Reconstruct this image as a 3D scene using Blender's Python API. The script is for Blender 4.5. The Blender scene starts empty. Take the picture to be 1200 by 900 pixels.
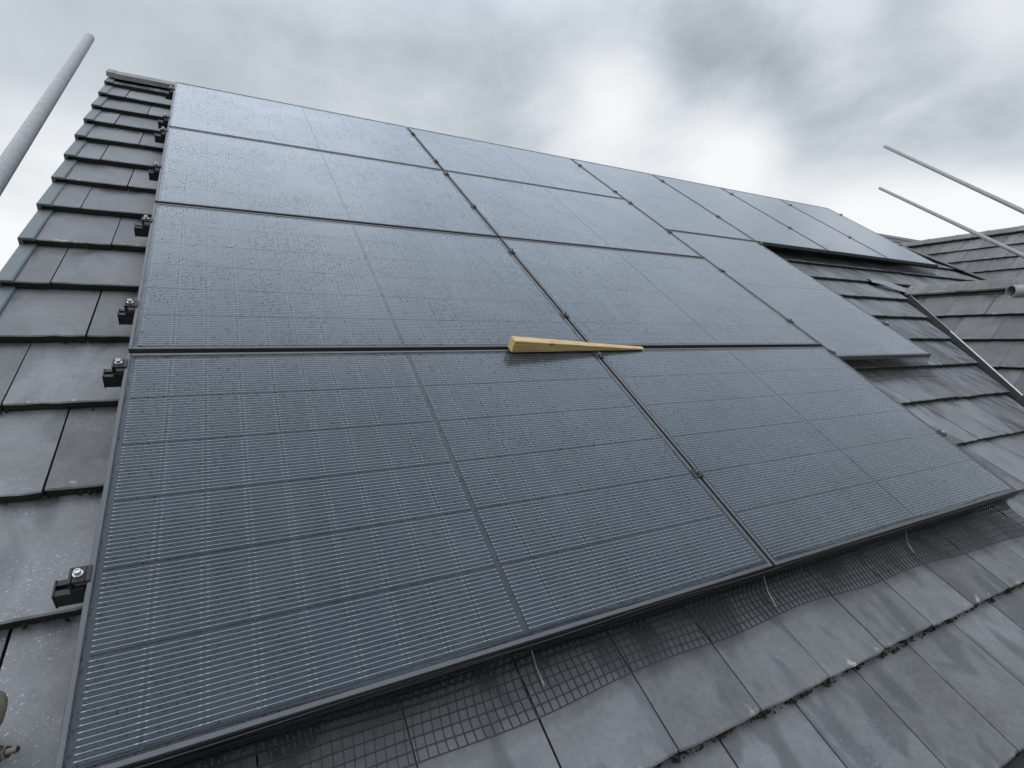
import bpy, bmesh, math, random
from mathutils import Matrix, Vector, Euler
random.seed(7)
scene = bpy.context.scene
col = scene.collection
rad = math.radians

# ------------------------------------------------------------------ camera, world, sun, exposure
PITCH = rad(34.82)                       # slope of the main roof
H0 = 8.3                                 # height of the roof-frame origin (top edge of the panels)
ROOF = Matrix.Translation((0, 0, H0)) @ Matrix.Rotation(PITCH, 4, 'X')     # (u along, v up-slope, n out of the roof)
CAM_R = ((0.8823128, -0.3863737, 0.2687741), (-0.0389812, -0.6290795, -0.7763629), (0.4690465, 0.6745178, -0.5701062))
CAM_C = Vector((0.280917, -5.092351, 1.181461))
FOC = 619.805                            # focal length in pixels of a 1200 px wide picture
cam_data = bpy.data.cameras.new('camera')
cam_data.sensor_width = 36.0
cam_data.lens = FOC / 1200.0 * 36.0
cam_data.clip_start = 0.02
cam_data.clip_end = 2000
cam = bpy.data.objects.new('camera', cam_data)
col.objects.link(cam)
r0, r1, r2 = (Vector(r) for r in CAM_R)
m = Matrix((r0, -r1, -r2)).transposed().to_4x4()
m.translation = CAM_C
cam.matrix_world = ROOF @ m
scene.camera = cam

def at(px, py, depth):
    """world point at a depth (m) along the sight line through a pixel of the 1200x900 photograph"""
    c = Vector(((px - 600) / FOC * depth, (py - 450) / FOC * depth, depth))
    return ROOF @ (CAM_C + r0 * c.x + r1 * c.y + r2 * c.z)
def sight(px, py):
    return (at(px, py, 10) - at(px, py, 0)).normalized()

world = bpy.data.worlds.new('World')
scene.world = world
world.use_nodes = True
SUN_EL, SUN_AZ = rad(48), rad(-78)       # veiled sun, high on the verge side: azimuth clockwise from +Y
def build_sky():
    nt = world.node_tree
    N, L = nt.nodes, nt.links
    N.clear()
    out = N.new('ShaderNodeOutputWorld')
    bg = N.new('ShaderNodeBackground')
    bg.inputs['Strength'].default_value = 0.1
    sky = N.new('ShaderNodeTexSky')
    sky.sky_type = 'NISHITA'
    sky.sun_disc = False
    sky.sun_elevation = SUN_EL
    sky.sun_rotation = SUN_AZ
    tc = N.new('ShaderNodeTexCoord')
    def math_(op, a, b=None, c=None, clamp=False):
        n = N.new('ShaderNodeMath'); n.operation = op; n.use_clamp = clamp
        for i, x in enumerate((a, b, c)):
            if x is None: continue
            if isinstance(x, (int, float)): n.inputs[i].default_value = x
            else: L.new(x, n.inputs[i])
        return n.outputs[0]
    def vmath(op, a, b):
        n = N.new('ShaderNodeVectorMath'); n.operation = op
        for i, x in enumerate((a, b)):
            if isinstance(x, (tuple, Vector)): n.inputs[i].default_value = x
            else: L.new(x, n.inputs[i])
        return n
    d = vmath('NORMALIZE', tc.outputs['Generated'], (0, 0, 0)).outputs[0]
    sep = N.new('ShaderNodeSeparateXYZ'); L.new(d, sep.inputs[0])
    z = math_('MAXIMUM', sep.outputs['Z'], 0.0)
    den = math_('ADD', z, 0.36)
    cmb = N.new('ShaderNodeCombineXYZ')
    L.new(math_('DIVIDE', sep.outputs['X'], den), cmb.inputs[0])
    L.new(math_('DIVIDE', sep.outputs['Y'], den), cmb.inputs[1])
    def noise(scale, detail, rough, off, dist=0.0):
        o = vmath('ADD', cmb.outputs[0], off)
        n = N.new('ShaderNodeTexNoise')
        n.inputs['Scale'].default_value = scale; n.inputs['Detail'].default_value = detail
        n.inputs['Roughness'].default_value = rough; n.inputs['Distortion'].default_value = dist
        L.new(o.outputs[0], n.inputs['Vector'])
        return n.outputs['Fac']
    n1 = noise(1.65, 4, 0.52, (3.1, 7.7, 0.0), 0.35)
    n2 = noise(4.2, 4, 0.6, (11.0, 2.4, 1.0), 0.2)
    n3 = noise(0.75, 1, 0.5, (1.7, 4.2, 2.0))
    # thickness of the cloud layer, 0 thin (bright) .. 1 thick (dark)
    t = math_('ADD', math_('MULTIPLY', n1, 0.62), math_('ADD', math_('MULTIPLY', n2, 0.30), math_('MULTIPLY', n3, 0.30)))
    t = math_('SUBTRACT', t, 0.622)
    t = math_('MULTIPLY', t, 2.7)
    rag = math_('MULTIPLY', math_('SUBTRACT', n2, 0.10), 2.5)
    # patches where the layer is thinner or thicker, as in the picture: (pixel, spread, amount)
    for px, py, k, amt in ((860, 182, 300, -1.0), (712, 122, 240, -0.75), (985, 12, 500, -0.75), (1150, -5, 400, -0.6), (1195, 45, 420, -0.5), (1005, 92, 400, -0.25),
                           (1015, 243, 160, -0.7), (1150, 248, 200, -0.8), (40, 190, 16, -0.25),
                           (830, 62, 80, 0.36), (965, 128, 170, 0.22), (1120, 110, 55, 0.48), (1120, 190, 150, 0.15), (940, 60, 120, 0.14), (640, 70, 120, 0.20), (420, 100, 60, 0.14)):
        s = sight(px, py)
        dt = vmath('DOT_PRODUCT', d, s).outputs['Value']
        g = math_('POWER', math_('MAXIMUM', dt, 0.0), float(k))
        t = math_('ADD', t, math_('MULTIPLY', math_('MULTIPLY', g, rag), amt))
    # the layer brightens towards the horizon all round
    low = math_('POWER', math_('SUBTRACT', 1.0, z), 7.0)
    t = math_('SUBTRACT', t, math_('MULTIPLY', low, 2.4))
    ramp = N.new('ShaderNodeValToRGB')
    cr = ramp.color_ramp
    cr.interpolation = 'B_SPLINE'
    stops = ((0.0, (1.0, 1.0, 1.0)), (0.28, (0.76, 0.80, 0.84)), (0.52, (0.515, 0.572, 0.625)), (0.76, (0.385, 0.43, 0.465)), (1.0, (0.31, 0.35, 0.378)))
    while len(cr.elements) < len(stops): cr.elements.new(0.5)
    for e, (p, c) in zip(cr.elements, stops):
        e.position = p; e.color = (*c, 1)
    L.new(math_('ADD', math_('MULTIPLY', t, 0.52), 0.50, clamp=True), ramp.inputs[0])
    sc = vmath('SCALE', ramp.outputs[0], (0, 0, 0)); 
    # an overcast sky is brightest overhead
    mr = N.new('ShaderNodeMapRange'); mr.interpolation_type = 'LINEAR'
    L.new(z, mr.inputs['Value']); mr.inputs['From Min'].default_value = 0.46; mr.inputs['From Max'].default_value = 0.78
    mr.inputs['To Min'].default_value = 10.0; mr.inputs['To Max'].default_value = 22.5
    L.new(mr.outputs[0], sc.inputs['Scale'])
    tint = N.new('ShaderNodeMixRGB'); tint.blend_type = 'MULTIPLY'; tint.inputs[2].default_value = (0.955, 0.98, 1.035, 1)
    mr2 = N.new('ShaderNodeMapRange'); L.new(z, mr2.inputs['Value']); mr2.inputs['From Min'].default_value = 0.4; mr2.inputs['From Max'].default_value = 0.75
    L.new(mr2.outputs[0], tint.inputs[0]); L.new(sc.outputs[0], tint.inputs[1])
    mix = N.new('ShaderNodeMixRGB'); mix.inputs[0].default_value = 0.97
    L.new(sky.outputs[0], mix.inputs[1]); L.new(tint.outputs[0], mix.inputs[2])
    L.new(mix.outputs[0], bg.inputs['Color']); L.new(bg.outputs[0], out.inputs[0])
build_sky()
world.cycles.sampling_method = 'NONE'

sun_data = bpy.data.lights.new('sun', 'SUN')
sun_data.energy = 0.9
sun_data.angle = rad(40)
sun_data.color = (1.0, 0.97, 0.93)
sun = bpy.data.objects.new('sun', sun_data)
col.objects.link(sun)
sd = Vector((math.sin(SUN_AZ) * math.cos(SUN_EL), math.cos(SUN_AZ) * math.cos(SUN_EL), math.sin(SUN_EL)))
sun.rotation_euler = sd.to_track_quat('Z', 'Y').to_euler()
sun.location = (0, 0, 30)
vs = scene.view_settings
vs.view_transform = 'Standard'; vs.look = 'None'; vs.gamma = 1.0; vs.exposure = 0.0; vs.use_curve_mapping = False

# ------------------------------------------------------------------ materials
class Mat:
    def __init__(self, name):
        self.m = bpy.data.materials.new(name); self.m.use_nodes = True
        self.N, self.L = self.m.node_tree.nodes, self.m.node_tree.links
        self.N.clear()
        self.out = self.N.new('ShaderNodeOutputMaterial')
    def node(self, t, **kw):
        n = self.N.new('ShaderNode' + t)
        for k, v in kw.items(): setattr(n, k, v)
        return n
    def put(self, sock, v):
        if isinstance(v, bpy.types.NodeSocket): self.L.new(v, sock)
        elif isinstance(v, (tuple, list)) and sock.type == 'RGBA' and len(v) == 3: sock.default_value = (*v, 1)
        else: sock.default_value = v
    def math(self, op, a, b=None, clamp=False):
        n = self.node('Math', operation=op, use_clamp=clamp)
        self.put(n.inputs[0], a)
        if b is not None: self.put(n.inputs[1], b)
        return n.outputs[0]
    def vec(self, op, a, b):
        n = self.node('VectorMath', operation=op); self.put(n.inputs[0], a); self.put(n.inputs[1], b)
        return n.outputs[0]
    def mix(self, f, a, b):
        n = self.node('MixRGB'); self.put(n.inputs[0], f); self.put(n.inputs[1], a); self.put(n.inputs[2], b)
        return n.outputs[0]
    def noise(self, v, scale, detail=3.0, rough=0.55, dist=0.0):
        n = self.node('TexNoise'); self.put(n.inputs['Vector'], v)
        n.inputs['Scale'].default_value = scale; n.inputs['Detail'].default_value = detail
        n.inputs['Roughness'].default_value = rough; n.inputs['Distortion'].default_value = dist
        return n.outputs['Fac']
    def smooth(self, v, a, b):
        n = self.node('MapRange', interpolation_type='SMOOTHSTEP')
        self.put(n.inputs['Value'], v); n.inputs['From Min'].default_value = a; n.inputs['From Max'].default_value = b
        return n.outputs['Result']
    def bump(self, h, strength, dist):
        n = self.node('Bump'); self.put(n.inputs['Height'], h)
        n.inputs['Strength'].default_value = strength; n.inputs['Distance'].default_value = dist
        return n.outputs['Normal']
    def bsdf(self, color, rough, metallic=0.0, normal=None, spec=0.5):
        b = self.node('BsdfPrincipled')
        self.put(b.inputs['Base Color'], color); self.put(b.inputs['Roughness'], rough); self.put(b.inputs['Metallic'], metallic)
        self.put(b.inputs['Specular IOR Level'], spec)
        if normal is not None: self.put(b.inputs['Normal'], normal)
        self.L.new(b.outputs[0], self.out.inputs[0])
        return b

def mat_tile(name, base, dusty=False, lipped=True):
    M = Mat(name)
    tc = M.node('TexCoord'); oi = M.node('ObjectInfo')
    rnd = oi.outputs['Random']
    off = M.node('CombineXYZ')
    M.put(off.inputs[0], M.math('MULTIPLY', rnd, 37.0)); M.put(off.inputs[1], M.math('MULTIPLY', rnd, 91.0)); M.put(off.inputs[2], M.math('MULTIPLY', rnd, 13.0))
    v = M.vec('ADD', tc.outputs['Object'], off.outputs[0])
    geo = M.node('NewGeometry')
    P = geo.outputs['Position']
    big = M.noise(P, 0.9, 3, 0.5)
    mid = M.noise(v, 7.0, 4, 0.6, 0.4)
    fine = M.noise(v, 60.0, 4, 0.65)
    grain = M.noise(v, 420.0, 2, 0.6)
    # tone: tile to tile, weathering and grain
    k = M.math('ADD', 0.62, M.math('MULTIPLY', rnd, 0.42))
    k = M.math('ADD', k, M.math('MULTIPLY', M.math('SUBTRACT', mid, 0.5), 0.75))
    k = M.math('ADD', k, M.math('MULTIPLY', M.math('SUBTRACT', fine, 0.5), 0.55))
    k = M.math('ADD', k, M.math('MULTIPLY', M.math('SUBTRACT', grain, 0.5), 0.35))
    k = M.math('ADD', k, M.math('MULTIPLY', M.math('SUBTRACT', big, 0.5), 0.5))
    c = M.mix(1.0, base, (1, 1, 1))
    cm = M.node('VectorMath', operation='SCALE'); M.put(cm.inputs[0], base); M.put(cm.inputs['Scale'], k)
    c = cm.outputs[0]
    # damp patches with a ragged outline, long down the slope
    st = M.vec('MULTIPLY', v, (1.0, 0.45, 1.0))
    wet = M.smooth(M.noise(st, 6.5, 3, 0.5, 0.5), 0.50, 0.60)
    c = M.mix(M.math('MULTIPLY', wet, 0.50), c, (0.030, 0.032, 0.038))
    # pale lichen and dust spots
    spots = M.smooth(M.noise(v, 150.0, 3, 0.7), 0.60, 0.68)
    patch = M.smooth(M.noise(P, 3.3, 3, 0.6), 0.56, 0.70)
    if dusty:
        sx = M.node('SeparateXYZ'); M.put(sx.inputs[0], P)
        left = M.math('MULTIPLY', M.smooth(sx.outputs['X'], 0.10, -0.05), M.smooth(sx.outputs['Y'], -2.2, -3.2))
        patch2 = M.math('MULTIPLY', left, M.smooth(M.noise(P, 5.5, 3, 0.6), 0.44, 0.60))
        patch = M.math('MAXIMUM', M.math('MULTIPLY', patch, 0.45), patch2)
    else:
        patch = M.math('MULTIPLY', patch, 0.35)
    spots = M.math('MULTIPLY', M.math('MULTIPLY', spots, patch), 0.85)
    c = M.mix(spots, c, (0.50, 0.52, 0.55))
    film = M.math('MULTIPLY', patch, M.math('MULTIPLY', M.noise(v, 26.0, 5, 0.7), 0.24))
    c = M.mix(film, c, (0.34, 0.36, 0.39))
    # crust and growth along the lower lip
    so = M.node('SeparateXYZ'); M.put(so.inputs[0], tc.outputs['Object'])
    lip = M.smooth(so.outputs['Y'], 0.045, 0.0)
    ln = M.noise(v, 24.0, 3, 0.6)
    crust = M.math('MULTIPLY', lip if lipped else 0.3, M.smooth(ln, 0.60, 0.68))
    hue = M.noise(v, 9.0, 1)
    c = M.mix(M.math('MULTIPLY', crust, 0.75), c, M.mix(M.smooth(hue, 0.42, 0.58), (0.20, 0.13, 0.075), (0.46, 0.45, 0.42)))
    # faces below the top near-black: mossy lip plus painted-in shade under the course
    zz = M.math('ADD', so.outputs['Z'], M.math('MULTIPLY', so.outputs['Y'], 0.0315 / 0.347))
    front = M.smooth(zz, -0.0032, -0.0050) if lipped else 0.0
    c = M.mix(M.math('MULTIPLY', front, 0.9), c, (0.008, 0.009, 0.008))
    h = M.math('ADD', M.math('MULTIPLY', fine, 0.6), M.math('MULTIPLY', grain, 0.5))
    nrm = M.bump(h, 0.35, 0.004)
    rough = M.math('ADD', M.math('SUBTRACT', M.math('ADD', 0.42, M.math('MULTIPLY', mid, 0.22)), M.math('MULTIPLY', wet, 0.18)), M.math('MULTIPLY', front, 0.4))
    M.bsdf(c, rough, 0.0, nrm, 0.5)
    return M.m

def mat_plain(name, color, rough, metallic=0.0, var=0.25, scale=30.0, bump=0.0, spec=0.5):
    M = Mat(name)
    tc = M.node('TexCoord')
    n = M.noise(tc.outputs['Object'], scale, 4, 0.6)
    n2 = M.noise(tc.outputs['Object'], scale * 9, 2, 0.6)
    k = M.math('ADD', M.math('ADD', 1.0 - var * 0.75, M.math('MULTIPLY', n, var)), M.math('MULTIPLY', n2, var * 0.5))
    cm = M.node('VectorMath', operation='SCALE'); M.put(cm.inputs[0], color); M.put(cm.inputs['Scale'], k)
    r = M.math('ADD', rough - 0.06, M.math('MULTIPLY', n, 0.12))
    M.bsdf(cm.outputs[0], r, metallic, M.bump(n2, bump, 0.003) if bump else None, spec)
    return M.m

def mat_glass():
    M = Mat('panel_glass')
    tc = M.node('TexCoord'); oi = M.node('ObjectInfo')
    off = M.node('CombineXYZ')
    M.put(off.inputs[0], M.math('MULTIPLY', oi.outputs['Random'], 17.0)); M.put(off.inputs[1], M.math('MULTIPLY', oi.outputs['Random'], 29.0))
    v = M.vec('ADD', tc.outputs['Object'], off.outputs[0])
    vw = v
    dens = M.smooth(M.noise(v, 2.6, 2, 0.6), 0.30, 0.66)
    def drops(scale, rmax, keep):
        vo = M.node('TexVoronoi', voronoi_dimensions='2D'); M.put(vo.inputs['Vector'], vw); vo.inputs['Scale'].default_value = scale
        sc = M.node('SeparateXYZ'); M.put(sc.inputs[0], vo.outputs['Color'])
        r = M.math('MULTIPLY', M.math('MULTIPLY', sc.outputs[0], rmax), M.math('LESS_THAN', sc.outputs[1], M.math('MULTIPLY', dens, keep)))
        h = M.math('SUBTRACT', 1.0, M.math('DIVIDE', vo.outputs['Distance'], M.math('MAXIMUM', r, 0.001)), )
        return M.math('MAXIMUM', h, 0.0)
    h1 = M.math('POWER', drops(78.0, 0.30, 0.60), 0.6)
    h2 = M.math('POWER', drops(125.0, 0.38, 0.7), 0.6)
    h = M.math('ADD', M.math('MULTIPLY', h1, 1.0), M.math('MULTIPLY', h2, 0.55))
    nrm = M.bump(h, 1.0, 0.0034)
    # dirt film: thin, uneven
    film = M.noise(v, 5.0, 5, 0.65, 0.3)
    streak = M.noise(M.vec('MULTIPLY', v, (14.0, 1.2, 1.0)), 2.0, 3, 0.6)
    # anti-reflection coated glass: little reflection face on, strong at a glancing view
    geo = M.node('NewGeometry')
    fd_ = M.node('VectorMath', operation='DOT_PRODUCT'); M.put(fd_.inputs[0], geo.outputs['Incoming']); M.put(fd_.inputs[1], geo.outputs['Normal'])
    fres = M.math('ADD', 0.014, M.math('MULTIPLY', 0.96, M.math('POWER', M.math('SUBTRACT', 1.0, M.math('ABSOLUTE', fd_.outputs['Value']), clamp=True), 3.8)))
    # a drop throws most of that reflection elsewhere
    fres = M.math('MULTIPLY', fres, M.math('SUBTRACT', 1.0, M.math('MULTIPLY', M.smooth(h, 0.0, 0.25), 0.72)))
    gl = M.node('BsdfGlossy'); gl.inputs['Color'].default_value = (0.93, 0.955, 1.0, 1)
    M.put(gl.inputs['Roughness'], M.math('ADD', 0.10, M.math('MULTIPLY', film, 0.08))); M.put(gl.inputs['Normal'], nrm)
    tr = M.node('BsdfTransparent'); tr.inputs['Color'].default_value = (0.93, 0.96, 0.97, 1)
    df = M.node('BsdfDiffuse'); df.inputs['Color'].default_value = (0.50, 0.53, 0.60, 1)
    under = M.node('MixShader')
    dp = M.node('VectorMath', operation='DOT_PRODUCT'); M.put(dp.inputs[0], geo.outputs['Incoming']); M.put(dp.inputs[1], geo.outputs['Normal'])
    cosv = M.math('MAXIMUM', M.math('ABSOLUTE', dp.outputs['Value']), 0.08)
    dens2 = M.math('MULTIPLY', M.math('SUBTRACT', 1.0, M.math('MULTIPLY', M.smooth(h, 0.0, 0.25), 0.85)), M.math('ADD', 0.002, M.math('MULTIPLY', M.math('MULTIPLY', film, streak), 0.085)))
    M.put(under.inputs[0], M.math('SUBTRACT', 1.0, M.math('POWER', 2.718, M.math('MULTIPLY', M.math('DIVIDE', dens2, cosv), -1.0))))
    M.L.new(tr.outputs[0], under.inputs[1]); M.L.new(df.outputs[0], under.inputs[2])
    ms = M.node('MixShader')
    M.put(ms.inputs[0], fres); M.L.new(under.outputs[0], ms.inputs[1]); M.L.new(gl.outputs[0], ms.inputs[2])
    M.L.new(ms.outputs[0], M.out.inputs[0])
    return M.m

def mat_cell():
    M = Mat('solar_cell')
    tc = M.node('TexCoord'); oi = M.node('ObjectInfo')
    n = M.noise(tc.outputs['Object'], 18.0, 3, 0.6)
    k = M.math('ADD', 0.80, M.math('ADD', M.math('MULTIPLY', oi.outputs['Random'], 0.28), M.math('MULTIPLY', n, 0.2)))
    cm = M.node('VectorMath', operation='SCALE'); M.put(cm.inputs[0], (0.008, 0.014, 0.020)); M.put(cm.inputs['Scale'], k)
    M.bsdf(cm.outputs[0], 0.25, 0.0, None, 0.35)
    return M.m

def mat_galv(name, color, rough):
    M = Mat(name)
    tc = M.node('TexCoord')
    v = tc.outputs['Object']
    vo = M.node('TexVoronoi'); M.put(vo.inputs['Vector'], v); vo.inputs['Scale'].default_value = 120.0
    sc = M.node('SeparateXYZ'); M.put(sc.inputs[0], vo.outputs['Color'])
    n = M.noise(v, 22.0, 5, 0.65)
    n2 = M.noise(v, 140.0, 3, 0.6)
    k = M.math('ADD', M.math('MULTIPLY', sc.outputs[0], 0.22), M.math('ADD', 0.45, M.math('MULTIPLY', n, 0.85)))
    cm = M.node('VectorMath', operation='SCALE'); M.put(cm.inputs[0], color); M.put(cm.inputs['Scale'], k)
    c = M.mix(M.smooth(n2, 0.62, 0.74), cm.outputs[0], (0.16, 0.155, 0.14))
    M.bsdf(c, M.math('ADD', rough, M.math('MULTIPLY', n, 0.15)), 0.35, M.bump(n2, 0.08, 0.002))
    return M.m

def mat_wood():
    M = Mat('sawn_pine')
    tc = M.node('TexCoord'); v = tc.outputs['Object']
    g = M.noise(M.vec('MULTIPLY', v, (3.0, 60.0, 60.0)), 2.2, 4, 0.6, 0.6)
    f = M.noise(M.vec('MULTIPLY', v, (8.0, 160.0, 160.0)), 2.0, 2, 0.6)
    c = M.mix(M.smooth(g, 0.36, 0.66), (0.70, 0.53, 0.27), (0.45, 0.30, 0.13))
    c = M.mix(M.math('MULTIPLY', f, 0.35), c, (0.38, 0.25, 0.11))
    kn = M.node('TexVoronoi'); M.put(kn.inputs['Vector'], M.vec('MULTIPLY', v, (1.0, 2.2, 2.2))); kn.inputs['Scale'].default_value = 5.5
    c = M.mix(M.math('MULTIPLY', M.smooth(kn.outputs['Distance'], 0.12, 0.04), 0.8), c, (0.16, 0.085, 0.035))
    M.bsdf(c, 0.62, 0.0, M.bump(f, 0.3, 0.001))
    return M.m

def mat_brick():
    M = Mat('brick_wall')
    tc = M.node('TexCoord')
    b = M.node('TexBrick'); M.put(b.inputs['Vector'], M.vec('ADD', M.node('NewGeometry').outputs['Position'], (0, 0, 0)))
    mp = M.node('Mapping'); mp.inputs['Rotation'].default_value = (rad(90), 0, 0)
    M.L.new(tc.outputs['Object'], mp.inputs[0]); M.L.new(mp.outputs[0], b.inputs['Vector'])
    b.inputs['Scale'].default_value = 4.4
    b.inputs['Color1'].default_value = (0.26, 0.11, 0.075, 1); b.inputs['Color2'].default_value = (0.33, 0.16, 0.10, 1); b.inputs['Mortar'].default_value = (0.4, 0.38, 0.34, 1)
    M.bsdf(b.outputs['Color'], 0.85)
    return M.m

def mat_ground():
    M = Mat('grass_ground')
    P = M.node('NewGeometry').outputs['Position']
    c = M.mix(M.noise(P, 0.3, 4), (0.045, 0.075, 0.025), (0.09, 0.11, 0.045))
    c = M.mix(M.smooth(M.noise(P, 0.08, 3), 0.5, 0.6), c, (0.13, 0.125, 0.12))
    M.bsdf(c, 0.9, 0.0, M.bump(M.noise(P, 20.0, 3), 0.6, 0.03))
    return M.m

MT = dict(
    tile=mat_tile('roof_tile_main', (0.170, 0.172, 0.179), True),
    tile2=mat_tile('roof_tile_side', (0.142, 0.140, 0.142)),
    ridge=mat_tile('ridge_tile', (0.165, 0.155, 0.15), False, False), slab=mat_tile('plain_slope', (0.094, 0.089, 0.095), False, False),
    verge=mat_plain('verge_cap', (0.115, 0.135, 0.142), 0.55, 0, 0.5, 25, 0.2),
    felt=mat_plain('underlay', (0.012, 0.012, 0.013), 0.85),
    glass=mat_glass(), cell=mat_cell(),
    back=mat_plain('backsheet', (0.008, 0.011, 0.015), 0.5),
    wire=mat_plain('solder_ribbon', (0.44, 0.47, 0.49), 0.42, 0.25, 0.2, 40),
    frame=mat_plain('anodised_frame', (0.105, 0.107, 0.113), 0.36, 0.5, 0.4, 18, 0.05),
    black=mat_plain('black_aluminium', (0.012, 0.012, 0.013), 0.5, 0.0, 0.3, 40),
    steel=mat_plain('stainless_bolt', (0.62, 0.61, 0.58), 0.28, 0.9, 0.2, 60),
    dark_steel=mat_plain('dull_bolt', (0.22, 0.22, 0.215), 0.35, 0.8, 0.2, 60),
    net=mat_plain('black_wire_net', (0.009, 0.009, 0.010), 0.5, 0, 0.2),
    galv=mat_galv('galvanised_tube', (0.27, 0.275, 0.27), 0.42),
    galv_dark=mat_galv('weathered_tube', (0.30, 0.31, 0.31), 0.5),
    rusty=mat_plain('rusty_bolt', (0.21, 0.18, 0.15), 0.38, 0.9, 0.7, 120, 0.3),
    cast=mat_plain('drop_forged_coupler', (0.16, 0.155, 0.105), 0.7, 0.2, 0.8, 60, 0.4),
    lead=mat_plain('lead_sheet', (0.22, 0.235, 0.25), 0.45, 0.3, 0.5, 16, 0.3),
    trough=mat_plain('valley_trough', (0.022, 0.027, 0.024), 0.6, 0, 0.6, 20, 0.3),
    rib=mat_plain('valley_rib', (0.50, 0.51, 0.50), 0.38, 0.3, 0.5, 26, 0.2),
    white=mat_plain('dry_ridge_strip', (0.55, 0.55, 0.55), 0.6),
    moss=mat_plain('moss', (0.016, 0.017, 0.011), 0.95, 0, 0.9, 200, 0.5),
    wood=mat_wood(), brick=mat_brick(), ground=mat_ground(),
    gutter=mat_plain('black_gutter', (0.02, 0.02, 0.021), 0.35),
)

# ------------------------------------------------------------------ mesh helpers
class MB:
    def __init__(self): self.v, self.f, self.mi = [], [], []
    def add(self, vs_, fs, mi=0):
        o = len(self.v); self.v += [tuple(x) for x in vs_]
        for f in fs: self.f.append([i + o for i in f]); self.mi.append(mi)
    def box(self, a, b, ch=0.0, mi=0, M=None):
        (x0, y0, z0), (x1, y1, z1) = a, b
        if ch <= 0:
            vs_ = [(x, y, z) for z in (z0, z1) for y in (y0, y1) for x in (x0, x1)]
            fs = [(0, 2, 3, 1), (4, 5, 7, 6), (0, 1, 5, 4), (2, 6, 7, 3), (0, 4, 6, 2), (1, 3, 7, 5)]
        else:
            vs_, fs = [], []
            bm = bmesh.new(); bmesh.ops.create_cube(bm, size=1.0)
            for q in bm.verts: q.co = Vector(((x0 + x1) / 2 + q.co.x * (x1 - x0), (y0 + y1) / 2 + q.co.y * (y1 - y0), (z0 + z1) / 2 + q.co.z * (z1 - z0)))
            bmesh.ops.bevel(bm, geom=bm.edges[:], offset=ch, segments=1, affect='EDGES')
            bm.verts.index_update()
            vs_ = [q.co.copy() for q in bm.verts]; fs = [[q.index for q in f.verts] for f in bm.faces]
            bm.free()
        if M is not None: vs_ = [M @ Vector(q) for q in vs_]
        self.add(vs_, fs, mi); return self
    def ring(self, pts_list, caps=True, mi=0, close=True):
        """loft through equally sized closed rings"""
        n = len(pts_list[0]); vs_ = [p for r in pts_list for p in r]; fs = []
        for k in range(len(pts_list) - 1):
            for i in range(n):
                j = (i + 1) % n
                if not close and j == 0: continue
                fs.append((k * n + i, k * n + j, (k + 1) * n + j, (k + 1) * n + i))
        if caps: fs.append(tuple(range(n))[::-1]); fs.append(tuple(range((len(pts_list) - 1) * n, len(pts_list) * n)))
        self.add(vs_, fs, mi); return self
    def tube(self, path, r, seg=12, caps=True, mi=0, hollow=0.0):
        path = [Vector(p) for p in path]; rs = r if isinstance(r, (list, tuple)) else [r] * len(path)
        t = (path[1] - path[0]).normalized(); a = t.orthogonal().normalized(); b = t.cross(a)
        rings = []
        for i, p in enumerate(path):
            tt = (path[min(i + 1, len(path) - 1)] - path[max(i - 1, 0)]).normalized()
            a = (a - tt * a.dot(tt)).normalized(); b = tt.cross(a)
            rings.append([p + (a * math.cos(2 * math.pi * k / seg) + b * math.sin(2 * math.pi * k / seg)) * rs[i] for k in range(seg)])
        if hollow:
            L0, L1 = path[0], path[-1]; t0 = (path[1] - path[0]).normalized(); t1 = (path[-1] - path[-2]).normalized()
            inn0 = [L0 + (q - L0) * hollow for q in rings[0]]; in0 = [q + t0 * 0.4 for q in inn0]
            inn1 = [L1 + (q - L1) * hollow for q in rings[-1]]; in1 = [q - t1 * 0.4 for q in inn1]
            self.ring([in0, inn0] + rings + [inn1, in1], True, mi)
        else: self.ring(rings, caps, mi)
        return self
    def cyl(self, p, axis, r, h, seg=16, ch=0.0, mi=0):
        p, axis = Vector(p), Vector(axis).normalized()
        if ch: return self.tube([p, p + axis * ch, p + axis * (h - ch), p + axis * h], [r - ch, r, r, r - ch], seg, True, mi)
        return self.tube([p, p + axis * h], r, seg, True, mi)
    def prism(self, poly, z0f, z1f, mi=0):
        """poly in x,y counter-clockwise; z0f/z1f: bottom and top height functions of (x,y)"""
        n = len(poly)
        vs_ = [(x, y, z0f(x, y)) for x, y in poly] + [(x, y, z1f(x, y)) for x, y in poly]
        fs = [tuple(range(n))[::-1], tuple(range(n, 2 * n))] + [(i, (i + 1) % n, n + (i + 1) % n, n + i) for i in range(n)]
        self.add(vs_, fs, mi); return self
    def mesh(self, name, mats, smooth=False):
        me = bpy.data.meshes.new(name); me.from_pydata(self.v, [], self.f)
        for x in (mats if isinstance(mats, (list, tuple)) else [mats]): me.materials.append(MT[x])
        if len(me.materials) > 1: me.polygons.foreach_set('material_index', self.mi)
        if smooth:
            me.polygons.foreach_set('use_smooth', [True] * len(me.polygons))
            try: me.set_sharp_from_angle(angle=rad(38))
            except Exception: pass
        me.update(); return me
    def build(self, name, mats, parent=None, M=None, smooth=False):
        return link(name, self.mesh(name, mats, smooth), parent, M)

def link(name, me, parent=None, M=None):
    o = bpy.data.objects.new(name, me); col.objects.link(o)
    if parent is not None: o.parent = parent
    if M is not None: o.matrix_local = M
    return o
def tag(o, label, cat, group=None):
    o['label'] = label; o['category'] = cat
    if group: o['group'] = group
    return o
def thing(name, label, cat, M, group=None):
    o = bpy.data.objects.new(name, None); col.objects.link(o); o.empty_display_size = 0.1
    o.matrix_world = M
    return tag(o, label, cat, group)
T = Matrix.Translation

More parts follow.
